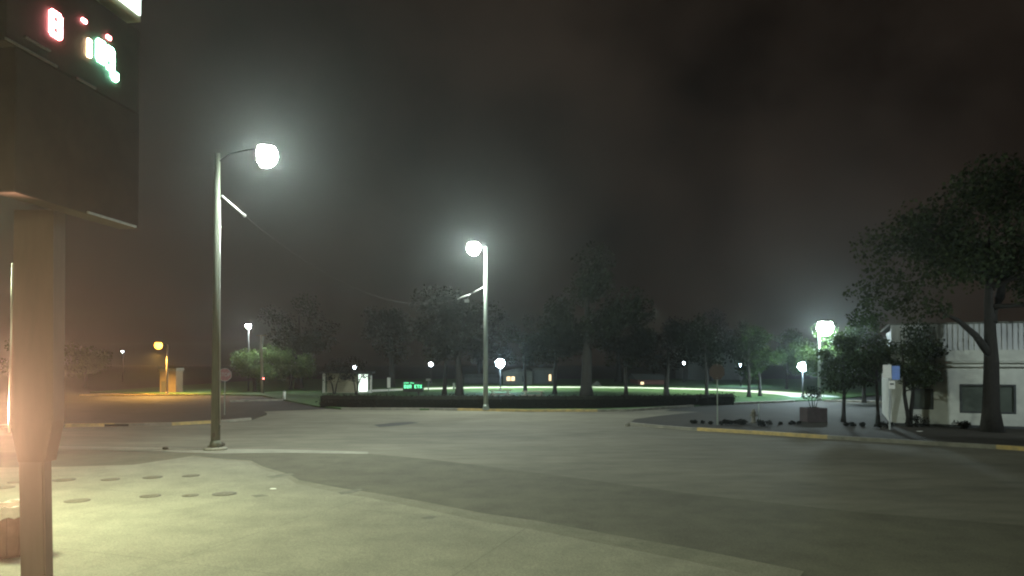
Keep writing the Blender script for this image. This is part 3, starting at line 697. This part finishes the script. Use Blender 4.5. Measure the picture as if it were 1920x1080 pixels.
# picnic tables on the lawn
def picnic(label, px, Y, rz):
    r = thing('picnic_table', label, 'picnic table', (at(px, 740, Y).x, Y, .1), rz, 'picnic tables on the lawn')
    MB().box((0, 0, .74), (1.8, .75, .06), 0, .01).build('table_top', 'wood', r)
    for s in (-1, 1):
        MB().box((0, s*.72, .44), (1.8, .26, .05), 0, .01).build('bench', 'wood', r)
        MB().box((s*.65, 0, .40), (.08, 1.4, .07), 0, .01).tube([(s*.65, -.5, 0), (s*.65, -.22, .72)], .04, 6).tube([(s*.65, .5, 0), (s*.65, .22, .72)], .04, 6).build('leg_frame', 'wood', r)
picnic('picnic table on the lawn right of the middle lamp pole', 938, 62, .3); picnic('picnic table on the lawn under the thin park tree', 1000, 60, -.2)
# white end post at the left kerb
p = G(533, 751, .0); r = thing('bollard', 'short white bollard at the end of the left street kerb', 'bollard', p)
MB().tube([(0, 0, 0), (0, 0, .75)], [.12, .11], 12).build('shaft', 'white', r); MB().lathe([(.12, .75), (.1, .82), (.03, .86)], (0, 0, 0), 12).build('cap', 'greys', r)
# ------------------------------------------------------------------ houses
def house(label, px0, px1, ytop, yeave, Y, wall, depth=6, gable='y', wins=(), z0=.1, name='house'):
    a = at(px0, yeave, Y); c = at(px1, ytop, Y); W = c.x-a.x; he = a.z-z0; ht = c.z-z0
    r = thing(name, label, 'house', ((a.x+c.x)/2, Y, z0))
    MB().box((0, depth/2, he/2), (W, depth, he)).build('wall', wall, r)
    if gable == 'y': MB().extr([(-W/2-.3, he), (W/2+.3, he), (0, ht)], 'y', -.3, depth+.3).build('roof', 'roof', r)
    elif gable == 'x': MB().extr([(-.4, he), (depth+.4, he), (depth/2, ht)], 'x', -W/2-.3, W/2+.3).build('roof', 'roof', r)
    else: MB().box((0, depth/2, (he+ht)/2), (W+.2, depth+.3, ht-he), 0, .02).build('roof', 'roof', r)
    for (x0, x1, y0, y1, m, mull) in wins:
        p = at(x0, y0, Y); q = at(x1, y1, Y); cx_ = (p.x+q.x)/2-(a.x+c.x)/2; cz_ = (p.z+q.z)/2-z0; w_, h_ = abs(q.x-p.x), abs(p.z-q.z)
        fm = MB(); fm.box((cx_, -.02, cz_), (w_+.16, .05, h_+.16), 0, .01)
        if mull: fm.box((cx_, -.06, cz_), (.1, .05, h_), 0, .01)
        f = fm.build('window', 'trim', r); MB().box((cx_, -.055, cz_), (w_, .02, h_)).build('pane', m, f)
    return r
house('low grey house with a pair of lit warm windows beyond the park', 943, 998, 690, 697, 104, 'houseg', 7, 'y', [(950, 957, 706, 714, 'em_win', False), (958.5, 965, 706, 714, 'em_win', False), (980, 986, 706, 714, 'glass', False)])
house('flat roofed grey annex with one lit warm window beside the lamp house', 1000, 1036, 690, 694, 107, 'houseg', 7, 'flat', [(1029, 1033.5, 702, 714, 'em_win', False)])
house('red sided house half hidden by park trees at the right', 1196, 1246, 702, 712, 104, 'houser', 7, 'x', [(1201, 1207, 716, 724, 'em_win', False)])
house('small pale tent roofed shelter at the back of the lawn', 1112, 1126, 714, 724, 100, 'housec', 3, 'y', [])
house('wide dark brick building far behind the right park trees', 1290, 1392, 648, 660, 132, 'houseg', 10, 'flat', [(1346, 1352, 692, 699, 'em_win', False)], name='brick_building')
house('long dark shed glimpsed left of the middle lamp pole', 870, 935, 702, 708, 110, 'houseg', 7, 'flat', [])
house('orange lit kiosk beside the sodium lamp', 300, 330, 690, 696, 76.5, 'houseo', 1.6, 'flat', [(304, 309, 716, 737, 'trim', False)], 0, 'kiosk')
# pavilion
Y = 76; a = at(606, 700, Y); c = at(692, 738, Y); r = thing('pavilion', 'small pale pavilion with a blank wall and a bright doorway', 'pavilion', ((a.x+c.x)/2, Y, .1)); W = c.x-a.x; h = a.z-.1
X = lambda px: at(px, 720, Y).x-(a.x+c.x)/2
MB().box((X(609.5), -.5, h/2), (.24, .24, h), 0, .01).build('post', 'white', r); MB().box((X(697), -.5, h/2-.1), (.22, .22, h-.2), 0, .01).build('post', 'white', r)
MB().box(((X(613)+X(668))/2, .1, h/2), (X(668)-X(613), .2, h)).build('wall', 'housec', r)
dr = MB().box(((X(671)+X(690))/2, .12, h/2), (X(690)-X(671), .1, h-.1)).build('door', 'white', r)
MB().box(((X(672)+X(689))/2, .055, h/2), (X(689)-X(672)-.05, .02, h-.25)).build('lit_opening', 'em_door', dr)
MB().box((X(653), -.35, h+.08), (X(702)-X(604), 1.6, .16), 0, .02).build('roof', 'trim', r)
p = at(667, 695, Y); 
# ------------------------------------------------------------------ station light (forecourt canopy lamp left of the frame, and an added fill light)
def area(name, loc, size, power, col, aim):
    l = bpy.data.lights.new(name, 'AREA'); l.shape = 'RECTANGLE'; l.size, l.size_y = size; l.energy = power; l.color = col
    o = bpy.data.objects.new(name, l); C.objects.link(o); o.location = loc
    o.rotation_euler = (Vector(aim)-Vector(loc)).to_track_quat('-Z', 'Y').to_euler(); return o
area('forecourt_light', (-11.6, 13.6, 6.4), (1.4, 1.4), 1800, (.90, 1.0, .60), (-10.0, 13.2, 0))
area('forecourt_light', (-3.5, 3.2, 6.2), (2.4, 2.4), 800, (.92, 1.0, .62), (-3.3, 3.6, 0))  # added fill light, evens out the brightness across the forecourt
def spot(name, loc, aim, power, col, deg, blend=.6, rad=.1):
    l = bpy.data.lights.new(name, 'SPOT'); l.energy = power; l.color = col; l.spot_size = R(deg); l.spot_blend = blend; l.shadow_soft_size = rad
    o = bpy.data.objects.new(name, l); C.objects.link(o); o.location = loc
    o.rotation_euler = (Vector(aim)-Vector(loc)).to_track_quat('-Z', 'Y').to_euler(); return o
spot('warm_veil', (-8.6, 11.4, 2.1), (0, 0, 4.0), 27000, (1.0, .50, .30), 90, .85)  # unseen spot added to fill the haze at left with a warm veil
spot('sodium_glow', (sz.x, so.y, sz.z-.95), (sz.x-.5, so.y-1, 0), 12000, (1.0, .50, .10), 165, .6)
for x, y in ((-4, 88), (4, 90), (17, 86), (24, 76)):
    spot('park_fill', (x, y, 9.5), (x, y, 0), 9000, (.86, 1.0, .82), 124, .8)  # added unseen spots without fixtures, brighten the lawn and path
# second street lamp outside the frame at right lights the white wall
spot('street_lamp_light', (26, 21.5, 7.2), (21.8, 36.5, 3.4), 3300, (.82, .96, .98), 62, .4, .25)
# moon, nearly nothing under the cloud
sun = bpy.data.lights.new('moon', 'SUN'); sun.energy = .01; sun.angle = R(10); so_ = bpy.data.objects.new('moon', sun); C.objects.link(so_); so_.rotation_euler = (R(40), 0, R(30))
# ------------------------------------------------------------------ haze
HZ = bpy.data.materials.new('haze'); HZ.use_nodes = True; nt = HZ.node_tree; nt.nodes.remove(nt.nodes['Principled BSDF'])
pv = nt.nodes.new('ShaderNodeVolumePrincipled'); pv.inputs['Color'].default_value = (.84, .93, .92, 1); pv.inputs['Density'].default_value = .00048; pv.inputs['Anisotropy'].default_value = .82
nt.links.new(pv.outputs[0], nt.nodes['Material Output'].inputs['Volume'])
b = MB(); b.box((0, 420, 13), (1460, 1000, 28.0)); o = b.build('haze', HZ); struct(o, 'stuff')
# ------------------------------------------------------------------ night sky
w = bpy.data.worlds.new('World'); S.world = w; w.use_nodes = True; nt = w.node_tree; L = nt.links.new
bg = nt.nodes['Background']; tc = nt.nodes.new('ShaderNodeTexCoord')
n = nt.nodes.new('ShaderNodeTexNoise'); n.inputs['Scale'].default_value = 3.4; n.inputs['Detail'].default_value = 5; n.inputs['Roughness'].default_value = .55
L(tc.outputs['Generated'], n.inputs['Vector'])
rp = nt.nodes.new('ShaderNodeValToRGB'); rp.color_ramp.elements[0].position = .35; rp.color_ramp.elements[1].position = .7
rp.color_ramp.elements[0].color = (.0048, .0029, .0020, 1); rp.color_ramp.elements[1].color = (.0225, .0165, .0120, 1)
L(n.outputs['Fac'], rp.inputs['Fac'])
sk = nt.nodes.new('ShaderNodeTexSky'); sk.sky_type = 'NISHITA'; sk.sun_disc = False; sk.sun_elevation = R(-6); sk.sun_rotation = R(30)
ad = nt.nodes.new('ShaderNodeMix'); ad.data_type = 'RGBA'; ad.blend_type = 'ADD'; ad.inputs[0].default_value = .02
L(rp.outputs['Color'], ad.inputs[6]); L(sk.outputs['Color'], ad.inputs[7]); L(ad.outputs[2], bg.inputs['Color']); bg.inputs['Strength'].default_value = 1.0
